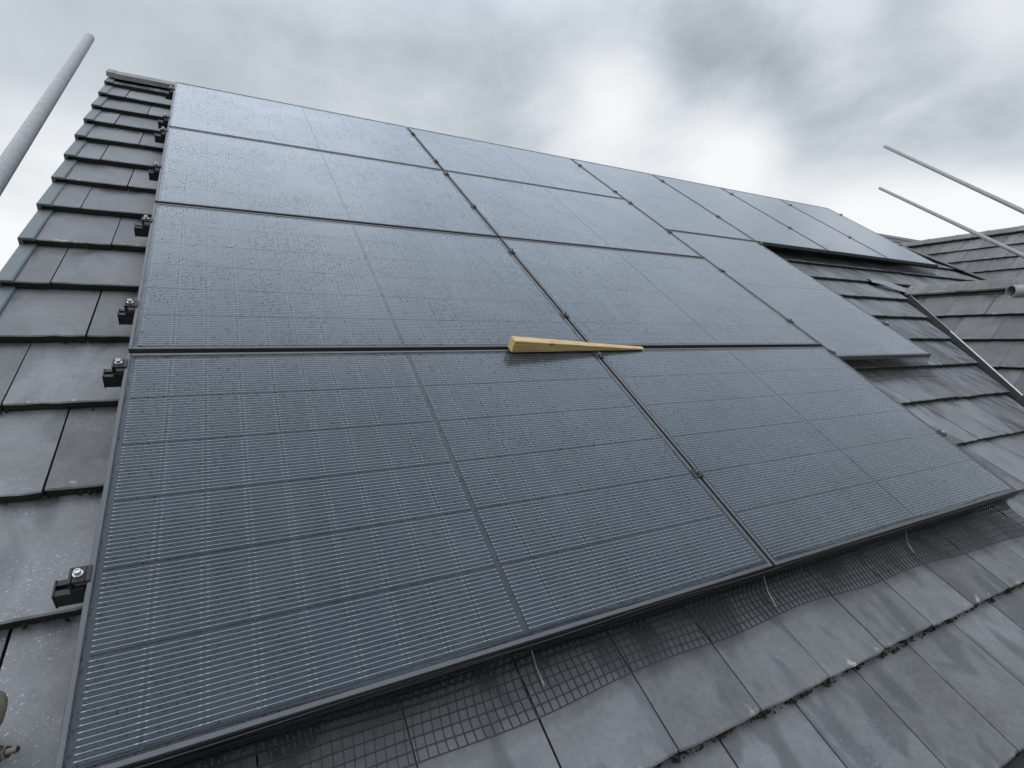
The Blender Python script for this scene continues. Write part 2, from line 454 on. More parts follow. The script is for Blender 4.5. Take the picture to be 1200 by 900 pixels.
# ------------------------------------------------------------------ ground
g = MB(); R_ = 600
n_ = 24
g.add([(-R_ + 2 * R_ * i / n_, -R_ + 2 * R_ * j / n_, 0) for j in range(n_ + 1) for i in range(n_ + 1)],
      [(j * (n_ + 1) + i, j * (n_ + 1) + i + 1, (j + 1) * (n_ + 1) + i + 1, (j + 1) * (n_ + 1) + i) for j in range(n_) for i in range(n_)])
go = g.build('ground', 'ground'); go['kind'] = 'structure'

# ------------------------------------------------------------------ tiles
TL, TT, GAUGE, TW = 0.42, 0.030, 0.347, 0.30
TILT = 0.0315 / GAUGE
def tile_mesh(w, seed, mat, jit=0.0016):
    rr = random.Random(seed)
    mb = MB(); nseg = 7; w = w - 0.0048
    prof = ((TL, -TL * TILT), (0.2, -0.2 * TILT), (0.0045, -0.0004), (0.0, -0.0035), (0.004, -TT), (TL, -TL * TILT - TT))
    rows = []
    chips = {rr.randrange(1, nseg): rr.uniform(0.0015, 0.0045) for _ in range(rr.choice((0, 1, 1, 2)))}
    for i in range(nseg + 1):
        x = w * i / nseg
        dy = rr.uniform(0, jit) + chips.get(i, 0.0) + (0.003 if i in (0, nseg) else 0)
        r = []
        for k, (y, z) in enumerate(prof):
            yy = y + (dy if k in (2, 3) else dy * 0.4 if k == 4 else 0)
            zz = z - (chips.get(i, 0) * 0.35 if k == 2 else 0) + (rr.uniform(-0.0006, 0.0006) if k in (1, 2) else 0)
            r.append((x, yy, zz))
        rows.append(r)
    mb.ring(rows, True)
    me = mb.mesh('tile', mat)
    return me
_cache = {}
def get_tile(w, mat):
    key = (round(w, 3), mat)
    if key not in _cache: _cache[key] = [tile_mesh(w, hash(key) % 1000 + k, mat) for k in range(5 if w > 0.29 else 2)]
    return random.choice(_cache[key])

def clip(poly, a, b):
    """keep the part of poly left of the directed line a->b"""
    res = []
    def side(p): return (b[0] - a[0]) * (p[1] - a[1]) - (b[1] - a[1]) * (p[0] - a[0])
    for i, p in enumerate(poly):
        q = poly[(i + 1) % len(poly)]; sp, sq = side(p), side(q)
        if sp >= 0: res.append(p)
        if (sp >= 0) != (sq >= 0):
            t = sp / (sp - sq); res.append((p[0] + (q[0] - p[0]) * t, p[1] + (q[1] - p[1]) * t))
    return res
def area(p): return 0.5 * sum(p[i][0] * p[(i + 1) % len(p)][1] - p[(i + 1) % len(p)][0] * p[i][1] for i in range(len(p)))

def lay(parent, courses, u0, u1, n0, cuts, mat, hidden, phase=0.0, stuff_name=None):
    """tile a slope: courses = heights of the lower edges (up-slope coordinate), cuts = lines whose left side is kept"""
    cnt, st = 0, MB()
    for k, v in enumerate(courses):
        nextv = courses[k + 1] if k + 1 < len(courses) else v + GAUGE
        ph = phase + (TW / 2 if k % 2 else 0.0)
        i0 = math.floor((u0 - ph) / TW)
        i = i0
        while ph + i * TW < u1 - 0.01:
            a, b = max(ph + i * TW, u0), min(ph + (i + 1) * TW, u1); i += 1
            if b - a < 0.03: continue
            rect = [(a, v), (b, v), (b, v + TL), (a, v + TL)]
            poly = rect
            for ca, cb in cuts:
                if poly: poly = clip(poly, ca, cb)
            if len(poly) < 3 or area(poly) < 0.0015: continue
            cut = abs(area(poly) - area(rect)) > 1e-6
            zj = random.uniform(-0.0012, 0.0012)
            Mt = T((a + random.uniform(-0.001, 0.001), v + random.uniform(-0.003, 0.003), n0 + zj)) @ Euler((random.uniform(-0.004, 0.004), random.uniform(-0.004, 0.004), random.uniform(-0.003, 0.003))).to_matrix().to_4x4()
            if cut:
                mb = MB()
                loc = [(x - a, y - v) for x, y in poly]
                xc = sum(x for x, y in loc) / len(loc)
                loc = [(x - math.copysign(0.0015, x - xc), y) for x, y in loc]
                mb.prism(loc, lambda x, y: -y * TILT - TT, lambda x, y: -y * TILT)
                me = mb.mesh('tile', mat)
            else: me = get_tile(b - a, mat)
            if hidden(a, b, v, nextv):
                o_ = len(st.v); st.v += [tuple(Mt @ q.co) for q in me.vertices]
                for p in me.polygons: st.f.append([q + o_ for q in p.vertices]); st.mi.append(0)
            else:
                link('tile', me, parent, Mt); cnt += 1
    if st.v:
        s = st.build('covered_tiles', mat, parent); s['kind'] = 'stuff'
    return cnt

def ridge_piece(length, leg, ang, mat, thick=0.014, round_=True):
    """cap tile lying along +x, apex at the origin line, legs falling by ang to both sides"""
    key = ('ridge', round(length, 3), leg, round(ang, 3), mat, thick)
    if key in _cache: return _cache[key]
    mb = MB(); sec = []
    n = 8
    for s in range(-n, n + 1):
        t = s / n * leg
        r = 0.022
        d = abs(t)
        z = -(math.sqrt(d * d + r * r) - r) * math.tan(ang) if round_ else -d * math.tan(ang)
        sec.append((t * 1.0, z))
    top = [(y, z) for y, z in sec]; bot = [(y * 0.98, z - thick) for y, z in sec][::-1]
    rings = []
    for x, s in ((0, 0.94), (0.004, 0.985), (0.05, 1.0), (0.052, 0.95), (length - 0.006, 0.95), (length - 0.003, 0.93)):
        lift = 0.005 if x < 0.051 else 0.0
        rings.append([(x, y * (1 if s > .94 else 0.985), z * (1 if s > .9 else 1) + lift) for y, z in top + bot])
    mb.ring(rings, True)
    _cache[key] = mb.mesh('ridge_tile', mat, True)
    return _cache[key]

# ------------------------------------------------------------------ the house the panels are on
RZ = -0.12                                                   # tile surface below the panel tops
RIDGE_V, EAVES_V = 0.37, -5.66
VERGE_U = -0.445
house = thing('house', 'dark tiled house roof carrying the solar panels', 'house', T((3.5, 0, 0)))
HM = T((-3.5, 0, 0))                                          # back to world coordinates
main_roof = None
def deck(poly, z, th, M, name, parent, mat='felt'):
    mb = MB(); mb.prism(poly, lambda x, y: z - th, lambda x, y: z)
    return mb.build(name, mat, parent, M)
HIP = lambda v: 7.95 + (0.285 - v) * 0.82
main_roof = deck([(VERGE_U + 0.05, EAVES_V + 0.02), (HIP(EAVES_V), EAVES_V + 0.02), (HIP(RIDGE_V), RIDGE_V), (VERGE_U + 0.05, RIDGE_V)], RZ - 0.062, 0.12, HM @ ROOF, 'main_roof', house)

# gable wing on the right: ridge runs outwards from the main slope
V0, V1 = Vector((6.571, -2.268)), Vector((5.456, -3.988))     # valley line on the main slope
VD = (V1 - V0).normalized()
W0 = ROOF @ Vector((V0.x, V0.y, RZ)); W1 = ROOF @ Vector((V1.x, V1.y, RZ))
WP = math.atan2(W0.z - W1.z, W0.x - W1.x)                     # pitch of the wing
wx, wy = Vector((0, -1, 0)), Vector((math.cos(WP), 0, math.sin(WP)))
WING = Matrix((wx, wy, wx.cross(wy))).transposed().to_4x4(); WING.translation = W0
wxr, wyr = Vector((0, 1, 0)), Vector((-math.cos(WP), 0, math.sin(WP)))
WINGR = Matrix((wxr, wyr, wxr.cross(wyr))).transposed().to_4x4(); WINGR.translation = W0
WL = 1.75                                                     # length of the wing's ridge outwards
VS = (W0.y - W1.y) / ((W0.x - W1.x) / math.cos(WP))           # valley in wing coordinates: s = -VS * t
WT = -WL / VS
wing_roof = deck([(WL, WT), (WL, 0), (0, 0)], -0.062, 0.10, HM @ WING, 'wing_roof', house)
deck([(-WL, WT), (0, 0), (-WL, 0)], -0.04, 0.12, HM @ WINGR, 'wing_rear_slope', house, 'slab')
# rear slope of the main roof and the hip end
ridge_w = ROOF @ Vector((0, RIDGE_V, RZ - 0.03))
rb = MB(); yb = ridge_w.y * 2 - (ROOF @ Vector((0, EAVES_V, RZ - .03))).y; ze = (ROOF @ Vector((0, EAVES_V, RZ - .03))).z; ye = (ROOF @ Vector((0, EAVES_V, RZ - .03))).y
hx0, hx1 = HIP(RIDGE_V), HIP(EAVES_V)
lx = VERGE_U + 0.03
rb.add([(lx, ridge_w.y, ridge_w.z), (hx0, ridge_w.y, ridge_w.z), (hx1, yb, ze), (lx, yb, ze), (hx1, ye, ze),
        (lx, ridge_w.y, ridge_w.z - .15), (hx0, ridge_w.y, ridge_w.z - .15), (hx1, yb, ze - .15), (lx, yb, ze - .15), (hx1, ye, ze - .15)],
       [(0, 1, 2, 3), (1, 4, 2), (5, 8, 7, 6), (6, 7, 9), (0, 3, 8, 5), (3, 2, 7, 8), (2, 4, 9, 7)])
rb.build('rear_slope', 'slab', house, HM)
# walls
wl = MB()
zw = ze - 0.16
gx0, gx1, gy0, gy1 = VERGE_U + 0.10, hx1 - 0.35, ye + 0.35, yb - 0.35
wl.box((gx0, gy0, 0), (gx1, gy0 + 0.3, zw - .03)); wl.box((gx0, gy1 - 0.3, 0), (gx1, gy1, zw - .03))
wl.box((gx1 - 0.3, gy0 + 0.3, 0), (gx1, gy1 - 0.3, zw - .03))
apex = ridge_w.z - 0.22
wl.add([(x, y, z) for x in (gx0, gx0 + 0.3) for y, z in ((gy0 + .3, 0), (gy1 - .3, 0), (gy1 - .3, zw), (ridge_w.y, apex), (gy0 + .3, zw))],
       [(4, 3, 2, 1, 0), (5, 6, 7, 8, 9), (0, 1, 6, 5), (1, 2, 7, 6), (2, 3, 8, 7), (3, 4, 9, 8), (4, 0, 5, 9)])
wl.build('wall', 'brick', house, HM)
wf = MB(); half = -WT * math.cos(WP) - 0.12; yf = W0.y - WL + 0.12
wf.add([(W0.x + sx, y, z) for y in (yf, yf + 0.28) for sx, z in ((-half, 0), (half, 0), (half, W0.z + WT * math.sin(WP) - .12), (0, W0.z - 0.28), (-half, W0.z + WT * math.sin(WP) - .12))],
       [(0, 1, 2, 3, 4), (9, 8, 7, 6, 5), (0, 5, 6, 1), (1, 6, 7, 2), (2, 7, 8, 3), (3, 8, 9, 4), (4, 9, 5, 0)])
wf.build('wing_wall', 'brick', house, HM)
# gutter along the eaves of the main slope
gu = MB()
for k in range(2):
    pass
prof = [(math.cos(a) * 0.056, math.sin(a) * 0.056) for a in [math.pi + math.pi * i / 8 for i in range(9)]] + [(math.cos(a) * 0.052, math.sin(a) * 0.052) for a in [2 * math.pi - math.pi * i / 8 for i in range(9)]]
gu.ring([[(x, ye - 0.05 + p[0], ze - 0.04 + p[1]) for p in prof] for x in (VERGE_U, hx1)], True)
gu.build('gutter', 'gutter', house, HM, True)

# --- main slope tiles
COURSES = [-5.65, -5.30, -4.95, -4.60, -4.25, -3.895, -3.545, -3.195, -2.845, -2.50, -2.155, -1.825, -1.495, -1.16, -0.84, -0.52, -0.20, 0.115]
COL = ((0.0, 1.7753), (1.79, 3.5653))
ROWS = ((0.0, -1.102), (-1.118, -2.266), (-2.286, -3.440), (-3.466, -4.644))
POR = [(3.580 + k * 1.1487, 3.580 + k * 1.1487 + 1.134) for k in range(4)]
PV = ((0.0, -1.755), (-1.770, -3.567))
def covered(a, b, v, vt):
    # wholly behind the panel field as seen over the edges
    if v > -4.55 and a > 0.03 and b < 3.60: return True
    if v > -3.50 and a > 0.03 and b < 4.70: return True
    if v > -1.55 and a > 0.03 and b < 8.5: return True
    if v < -5.4 or a > 7.6 and v < -2.4: return True
    return False
nrm = Vector((-VD.y, VD.x))                                    # points to the right of the valley going down? fixed below
if nrm.x > 0: nrm = -nrm                                       # towards the main slope's open (left) side
off = 0.066
A = V0 + nrm * off; B = V1 + nrm * off
valley_cut = (tuple(B), tuple(A)) if False else None
def keep_left(p, q, inside):
    """orient p->q so that the point inside lies on its left"""
    s = (q[0] - p[0]) * (inside[1] - p[1]) - (q[1] - p[1]) * (inside[0] - p[0])
    return (p, q) if s > 0 else (q, p)
hipcut = keep_left((HIP(0.3) - 0.02, 0.3), (HIP(-5) - 0.02, -5.0), (0, -2))
vcut = keep_left(tuple(A), tuple(B), (0, -4))
# left of the wing
lower = [c for c in COURSES if c < V0.y - 0.05]
class Parity: pass
k_top = len(lower)
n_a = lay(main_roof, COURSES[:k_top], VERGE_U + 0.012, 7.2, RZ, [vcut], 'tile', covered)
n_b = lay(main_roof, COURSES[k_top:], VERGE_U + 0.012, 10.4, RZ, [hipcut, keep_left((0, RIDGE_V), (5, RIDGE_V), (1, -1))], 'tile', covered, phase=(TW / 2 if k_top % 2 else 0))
# tiles beside the junction, beyond the wing ridge
far_cut = keep_left((V0.x + 0.10, V0.y), (V0.x + 0.10 - VD.x * 2, V0.y + VD.y * 2), (V0.x + 3, V0.y))
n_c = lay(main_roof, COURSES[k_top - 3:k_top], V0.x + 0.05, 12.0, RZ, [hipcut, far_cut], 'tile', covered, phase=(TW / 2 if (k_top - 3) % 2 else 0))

# dry-verge caps down the left edge
vc = MB()
vc_prof = lambda y, z: [(-0.012, y, z - 0.085), (-0.012, y, z + 0.004), (-0.008, y, z + 0.008), (0.034, y, z + 0.008), (0.039, y, z + 0.005), (0.041, y, z - 0.002), (0.002, y, z - 0.002), (0.002, y, z - 0.085)]
vc.ring([vc_prof(-0.006, -0.001), vc_prof(0.0, 0.0), vc_prof(0.36, -0.36 * TILT)], True)
vcm = vc.mesh('verge_cap', 'verge')
for v in COURSES[1:]:
    link('verge_cap', vcm, main_roof, T((VERGE_U, v - 0.004, RZ + 0.001)))
# ridge tiles along the top, hip tiles down the right-hand hip
x = VERGE_U - 0.01
while x < 7.6:
    link('ridge_tile', ridge_piece(0.45, 0.115, PITCH, 'ridge', 0.034), main_roof,
         Matrix.Rotation(-PITCH, 4, 'X').to_4x4().copy() if False else T((x, RIDGE_V, RZ + 0.026)) @ Matrix.Rotation(-PITCH, 4, 'X'))
    x += 0.445
hp0 = Vector((HIP(RIDGE_V), RIDGE_V, RZ)); hp1 = Vector((HIP(-3.2), -3.2, RZ))
hd = (hp1 - hp0).normalized()
up_l = ROOF.to_3x3().inverted() @ Vector((0, 0, 1))
hy = up_l.cross(hd).normalized(); hz = hd.cross(hy)
hm = Matrix((hd, hy, hz)).transposed().to_4x4()
s = 0.15
while s < (hp1 - hp0).length:
    mm = hm.copy(); mm.translation = hp0 + hd * s + hz * 0.016
    link('hip_tile', ridge_piece(0.45, 0.125, rad(23), 'ridge'), main_roof, mm)
    s += 0.445

# --- wing tiles, ridge, valley
wcut = keep_left((0.03, 0.0), (VS * 3 + 0.03, -3.0), (4, -1))
wc = [-0.478 - 0.333 * k for k in range(7, -1, -1)] + [-0.135]
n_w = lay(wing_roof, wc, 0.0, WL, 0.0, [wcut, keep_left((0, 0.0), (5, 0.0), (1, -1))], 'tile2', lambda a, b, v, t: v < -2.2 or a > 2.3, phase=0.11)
x = 0.10
while x < WL - 0.3:
    link('ridge_tile', ridge_piece(0.45, 0.125, WP, 'ridge'), wing_roof, T((x, 0.01, 0.012)) @ Matrix.Rotation(-WP, 4, 'X'))
    x += 0.445
MB().box((0.75, -0.135, 0.001), (WL, -0.122, 0.006)).build('ridge_strip', 'white', wing_roof)
# valley trough and its standing rib (in main slope coordinates)
va = math.atan2(VD.y, VD.x)
VM = T((V0.x, V0.y, RZ)) @ Matrix.Rotation(va, 4, 'Z')
vl = 3.45
tr = MB()
sidesgn = 1 if (Matrix.Rotation(va, 3, 'Z') @ Vector((0, 1, 0))).x > 0 else -1
tr.ring([[(x, sidesgn * y, z) for y, z in ((-0.18, -0.036), (-0.05, -0.050), (0.02, -0.054), (0.06, -0.02), (0.06, -0.03), (0.02, -0.064), (-0.05, -0.06), (-0.18, -0.046))] for x in (0.05, 0.8, 1.6, 2.4, vl)], True)
tr.build('valley_trough', 'trough', main_roof, VM)
ri = MB()
for a_, b_ in ((-0.02, 2.02), (2.025, vl)):
    dz = 0.0 if a_ < 1 else 0.004
    ri.ring([[(x, sidesgn * (y + w_), z + dz) for y, z in ((-0.012, -0.05), (-0.010, 0.013), (-0.006, 0.018), (0.003, 0.019), (0.008, 0.012), (0.012, -0.03))] for x, w_ in ((a_, 0), ((a_ + b_) / 2, 0.003), (b_, 0))], True)
ro = ri.build('valley_rib', ['rib', 'trough'], main_roof, VM, False)
for p in ro.data.polygons:  # rib side towards the main slope coloured dark to paint in its shade
    if p.center.y * sidesgn < -0.0065: p.material_index = 1
# lead saddle at the head of the valley
ls = MB()
def saddle(i, j):
    a_, b_ = i / 8, j / 4
    p = Vector((6.13 + 0.52 * a_ + 0.10 * b_, -2.20 - 0.30 * a_ + 0.13 * b_, RZ + 0.012 + 0.006 * math.sin(9 * a_ + 4 * b_) + 0.015 * a_))
    return p
top = [saddle(i, j) for j in range(5) for i in range(9)]
fs = []
for j in range(4):
    for i in range(8):
        q = (j * 9 + i, j * 9 + i + 1, (j + 1) * 9 + i + 1, (j + 1) * 9 + i); fs.append(q); fs.append(tuple(45 + t for t in q[::-1]))
bd = [i for i in range(9)] + [9 * j + 8 for j in range(1, 5)] + [36 + i for i in range(7, -1, -1)] + [9 * j for j in range(3, 0, -1)]
for a_, b_ in zip(bd, bd[1:] + bd[:1]): fs.append((a_, 45 + a_, 45 + b_, b_))
ls.add(top + [p - Vector((0, 0, 0.003)) for p in top], fs)
ls.build('lead_flashing', 'lead', main_roof, None, True)

# --- moss crumbs along the lips of the lower courses
ms = MB()
ico = bmesh.new(); bmesh.ops.create_icosphere(ico, subdivisions=1, radius=1.0); ico.verts.index_update()
iv = [q.co.copy() for q in ico.verts]; if_ = [[q.index for q in f.verts] for f in ico.faces]; ico.free()
for v, u_a, u_b, nn in ((-4.95, 0.6, 3.6, 430), (-5.30, 1.6, 3.0, 110), (-4.25, -0.42, -0.02, 26), (-3.895, -0.4, -0.03, 30), (-3.545, -0.42, 0, 22), (-4.25, 3.6, 5.2, 40), (-3.895, 3.9, 5.5, 40), (-3.545, 4.7, 5.8, 30), (-3.195, 4.8, 5.9, 22), (-3.195, -0.4, 0, 14)):
    for _ in range(nn):
        u = random.uniform(u_a, u_b)
        if random.random() < 0.55: u = round(u / 0.15) * 0.15 + random.gauss(0, 0.03)
        r = random.uniform(0.0014, 0.0042) * random.choice((1, 1, 1.5))
        c = Vector((u, v + random.uniform(-0.010, 0.004), RZ - random.uniform(0.012, 0.027)))
        q = Euler((random.random() * 6, random.random() * 6, random.random() * 6)).to_matrix()
        ms.add([c + q @ Vector((p.x * r * 1.5, p.y * r, p.z * r * 0.9)) * random.uniform(0.75, 1.2) for p in iv], if_)
mo = ms.build('moss', 'moss', main_roof); mo['kind'] = 'stuff'

# ------------------------------------------------------------------ next house and the far house
def rw(px, py, X):
    """world point on the sight line through a pixel where it reaches the plane x = X"""
    o = at(0, 0, 0); d = sight(px, py); return o + d * ((X - o.x) / d.x)
N0 = rw(1150, 272.5, 12.0)
NP = rad(41)
nx_, ny_ = Vector((0, -1, 0)), Vector((math.cos(NP), 0, math.sin(NP)))
NH = Matrix((nx_, ny_, nx_.cross(ny_))).transposed().to_4x4(); NH.translation = (N0.x, 0, N0.z)
nh = thing('house', 'neighbouring house with tall tiled slope behind the lower gable ridge', 'house', T((N0.x, 0, 0)))
NM = T((-N0.x, 0, 0))
s0, s1 = -N0.y - 2.6, -N0.y + 4.2
nroof = deck([(s0, -3.6), (s1, -3.6), (s1, 0), (s0, 0)], -0.062, 0.1, NM @ NH, 'roof', nh)
nc = [-0.475 - 0.345 * k for k in range(7, -1, -1)] + [-0.13]
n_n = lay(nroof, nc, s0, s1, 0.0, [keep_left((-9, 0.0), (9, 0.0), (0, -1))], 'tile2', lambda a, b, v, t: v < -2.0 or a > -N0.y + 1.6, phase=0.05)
x = s0
while x < s1 - 0.3:
    link('ridge_tile', ridge_piece(0.45, 0.125, NP, 'ridge'), nroof, T((x, 0.01, 0.012)) @ Matrix.Rotation(-NP, 4, 'X')); x += 0.445
nr = MB()
hw = 3.6 * math.cos(NP); hh = 3.6 * math.sin(NP)
nr.add([(N0.x + .02, -s0, N0.z - .04), (N0.x + .02, -s1, N0.z - .04), (N0.x + hw, -s1, N0.z - hh), (N0.x + hw, -s0, N0.z - hh), (N0.x + .02, -s0, N0.z - .2), (N0.x + .02, -s1, N0.z - .2), (N0.x + hw, -s1, N0.z - hh - .16), (N0.x + hw, -s0, N0.z - hh - .16)],
       [(0, 1, 2, 3), (7, 6, 5, 4), (0, 4, 5, 1), (1, 5, 6, 2), (2, 6, 7, 3), (3, 7, 4, 0)])
nr.build('rear_slope', 'slab', nh, NM)
nw = MB()
for y in (-s0 - 0.5, -s1 + 0.2):
    w_ = hw - 0.3
    nw.add([(N0.x + sx, yy, z) for yy in (y, y + 0.28) for sx, z in ((-w_, 0), (w_, 0), (w_, N0.z - hh + .02), (0, N0.z - 0.28), (-w_, N0.z - hh + .02))],
           [(0, 1, 2, 3, 4), (9, 8, 7, 6, 5), (0, 5, 6, 1), (1, 6, 7, 2), (2, 7, 8, 3), (3, 8, 9, 4), (4, 9, 5, 0)])
nw.box((N0.x - w_, -s1 + .48, 0), (N0.x - w_ + .28, -s0 - .5, N0.z - hh)); nw.box((N0.x + w_ - .28, -s1 + .48, 0), (N0.x + w_, -s0 - .5, N0.z - hh))
nw.build('wall', 'brick', nh, NM)

F0 = at(1020, 269.5, 21.0)
fh = thing('house', 'distant house whose dark tiled roof peeps out past the end panel', 'house', T((F0.x, F0.y, 0)))
FM = T((-F0.x, -F0.y, 0))
fp = rad(36)
fr_ = MB(); fx0, fx1 = F0.x - 6.0, F0.x + 7.0
sl = 3.6
for k in range(13):
    d0, d1 = k * 0.345, (k + 1) * 0.345 + 0.07
    pts = []
    for d_, zz in ((d0, -0.026), (d1, 0.0), (d1, -0.024), (d0, -0.05)):
        pts.append((-d_ * math.cos(fp) - zz * math.sin(fp), -d_ * math.sin(fp) + zz * math.cos(fp)))
    fr_.ring([[(xx, F0.y + y, F0.z - 0.05 + z) for y, z in pts] for xx in (fx0, fx1)], True)
fro = fr_.build('roof', 'slab', fh, FM)
fd = 13 * 0.345 + 0.05
fb = MB()
fb.add([(xx, F0.y + y, F0.z + z) for xx in (fx0, fx1) for y, z in ((0, -0.14), (fd * math.cos(fp), -fd * math.sin(fp) - .14), (fd * math.cos(fp), -fd * math.sin(fp) - .3), (0, -.3), (-fd * math.cos(fp) + .05, -fd * math.sin(fp) - .2))],
       [(0, 4, 3, 2, 1), (5, 6, 7, 8, 9), (0, 1, 6, 5), (1, 2, 7, 6), (2, 3, 8, 7), (3, 4, 9, 8), (4, 0, 5, 9)])
fb.build('rear_slope', 'slab', fh, FM)
x = fx0
while x < fx1 - 0.2:
    link('ridge_tile', ridge_piece(0.45, 0.125, fp, 'ridge'), fro, T((x - F0.x, 0.0, 0.0))); x += 0.445
fw = MB(); fy = fd * math.cos(fp) - 0.35; fz = F0.z - fd * math.sin(fp) - 0.28
fw.box((fx0 + .2, F0.y - fy, 0), (fx1 - .2, F0.y - fy + .3, fz)); fw.box((fx0 + .2, F0.y + fy - .3, 0), (fx1 - .2, F0.y + fy, fz))
for xx in (fx0 + .2, fx1 - .5):
    fw.add([(xx + dx, F0.y + y, z) for dx in (0, .3) for y, z in ((-fy + .3, 0), (fy - .3, 0), (fy - .3, fz), (0, F0.z - .34), (-fy + .3, fz))],
           [(4, 3, 2, 1, 0), (5, 6, 7, 8, 9), (0, 1, 6, 5), (1, 2, 7, 6), (2, 3, 8, 7), (3, 4, 9, 8), (4, 0, 5, 9)])
fw.build('wall', 'brick', fh, FM)

# ------------------------------------------------------------------ solar panels
PW, PH, FT = 1.7753, 1.134, 0.032
LIP = 0.0105
fm = MB()
def bar(x0, y0, x1, y1): fm.box((x0, y0, -FT), (x1, y1, 0.0), 0.0012)
bar(0, -PH, LIP, 0); bar(PW - LIP, -PH, PW, 0); bar(LIP + .0003, -LIP, PW - LIP - .0003, 0); bar(LIP + .0003, -PH, PW - LIP - .0003, -PH + LIP)
frame_me = fm.mesh('frame', 'frame')
gm = MB().add([(LIP, -PH + LIP, -0.0022), (PW - LIP, -PH + LIP, -0.0022), (PW - LIP, -LIP, -0.0022), (LIP, -LIP, -0.0022)], [(0, 1, 2, 3)])
gm = MB(); gm.add([(LIP, -PH + LIP, -0.0022), (PW - LIP, -PH + LIP, -0.0022), (PW - LIP, -LIP, -0.0022), (LIP, -LIP, -0.0022)], [(0, 1, 2, 3)])
glass_me = gm.mesh('glass', 'glass')
bk = MB(); bk.box((LIP, -PH + LIP, -0.012), (PW - LIP, -PH + LIP + (PH - 2 * LIP), -0.0075))
back_me = bk.mesh('backsheet', 'back')
MX, MY, MG = 0.021, 0.021, 0.014
cw = (PW - 2 * MX - MG) / 18; chh = (PH - 2 * MY) / 6
ce = MB(); gp = 0.0016
cx_, cy_ = cw - 2 * gp, chh - 2 * gp; bv = 0.0
ce.add([(0, 0, 0), (cx_, 0, 0), (cx_, cy_, 0), (0, cy_, 0), (0, 0, -.0006), (cx_, 0, -.0006), (cx_, cy_, -.0006), (0, cy_, -.0006)],
       [(0, 1, 2, 3), (0, 4, 5, 1), (1, 5, 6, 2), (2, 6, 7, 3), (3, 7, 4, 0)])
cell_me = ce.mesh('solar_cell', 'cell')
wi = MB(); NB = 16; ww = 0.00040
cells = []
for r in range(6):
    yb_ = -PH + MY + r * chh
    for h in range(2):
        xa = MX + h * (9 * cw + MG)
        for c in range(9): cells.append((xa + c * cw + gp, yb_ + gp))
        for b in range(NB):
            y = yb_ + 0.0085 + b * (chh - 0.017) / (NB - 1)
            wi.add([(xa + .002, y - ww, -.0048), (xa + 9 * cw - .002, y - ww, -.0048), (xa + 9 * cw - .002, y + ww, -.0048), (xa + .002, y + ww, -.0048)], [(0, 1, 2, 3)])
            for c in range(10):
                xc = xa + c * cw
                for dx in ((-.006, .006) if 0 < c < 9 else ((.006,) if c == 0 else (-.006,))):
                    wi.add([(xc + dx - .0022, y - .0008, -.0046), (xc + dx + .0022, y - .0008, -.0046), (xc + dx + .0022, y + .0008, -.0046), (xc + dx - .0022, y + .0008, -.0046)], [(0, 1, 2, 3)])
wire_me = wi.mesh('busbars', 'wire')

def panel(M, sx, sy, label, group):
    M = M @ Matrix.Diagonal((sx, sy, 1, 1))
    p = thing('solar_panel', label, 'solar panel', ROOF @ M, group)
    link('frame', frame_me, p); link('backsheet', back_me, p)
    w = link('busbars', wire_me, p); w['kind'] = 'stuff'
    for x_, y_ in cells: link('solar_cell', cell_me, p, T((x_, y_, -0.0052)))
    link('glass', glass_me, p)
    return p
GR = 'solar panels in the roof array'
row_words = ('top row, under the ridge', 'second row below the ridge', 'third row below the ridge', 'bottom row, above the wire netting')
for r, (va_, vb_) in enumerate(ROWS):
    for c, (ua, ub) in enumerate(COL):
        where = 'beside the roof verge' if c == 0 else 'second from the verge'
        lab = 'landscape black solar panel %s, %s' % (where, row_words[r])
        jx, jv, jr = random.uniform(-.0015, .0015), random.uniform(-.001, .001), random.uniform(-.0008, .0008)
        panel(T((ua + jx, va_ + jv, random.uniform(-.0015, .0))) @ Matrix.Rotation(jr, 4, 'Z'), 1.0, (va_ - vb_) / PH, lab, GR)
plab = ('portrait black solar panel directly above the other portrait panel, under the ridge', 'upright black solar panel second in the raised portrait row, next to bare tiles',
        'upright black solar panel second from the hip, under the ridge', 'upright black solar panel at the end of the array beside the hip')
for k, (ua, ub) in enumerate(POR):
    panel(T((ub, PV[0][0], random.uniform(-.001, .0))) @ Matrix.Rotation(-math.pi / 2, 4, 'Z'), (PV[0][0] - PV[0][1]) / PW, 1.0, plab[k], GR)
panel(T((POR[0][1], PV[1][0], -.001)) @ Matrix.Rotation(-math.pi / 2, 4, 'Z'), (PV[1][0] - PV[1][1]) / PW, 1.0,
      'lone lower portrait solar panel overhanging bare tiles, netting under its lower edge', GR)

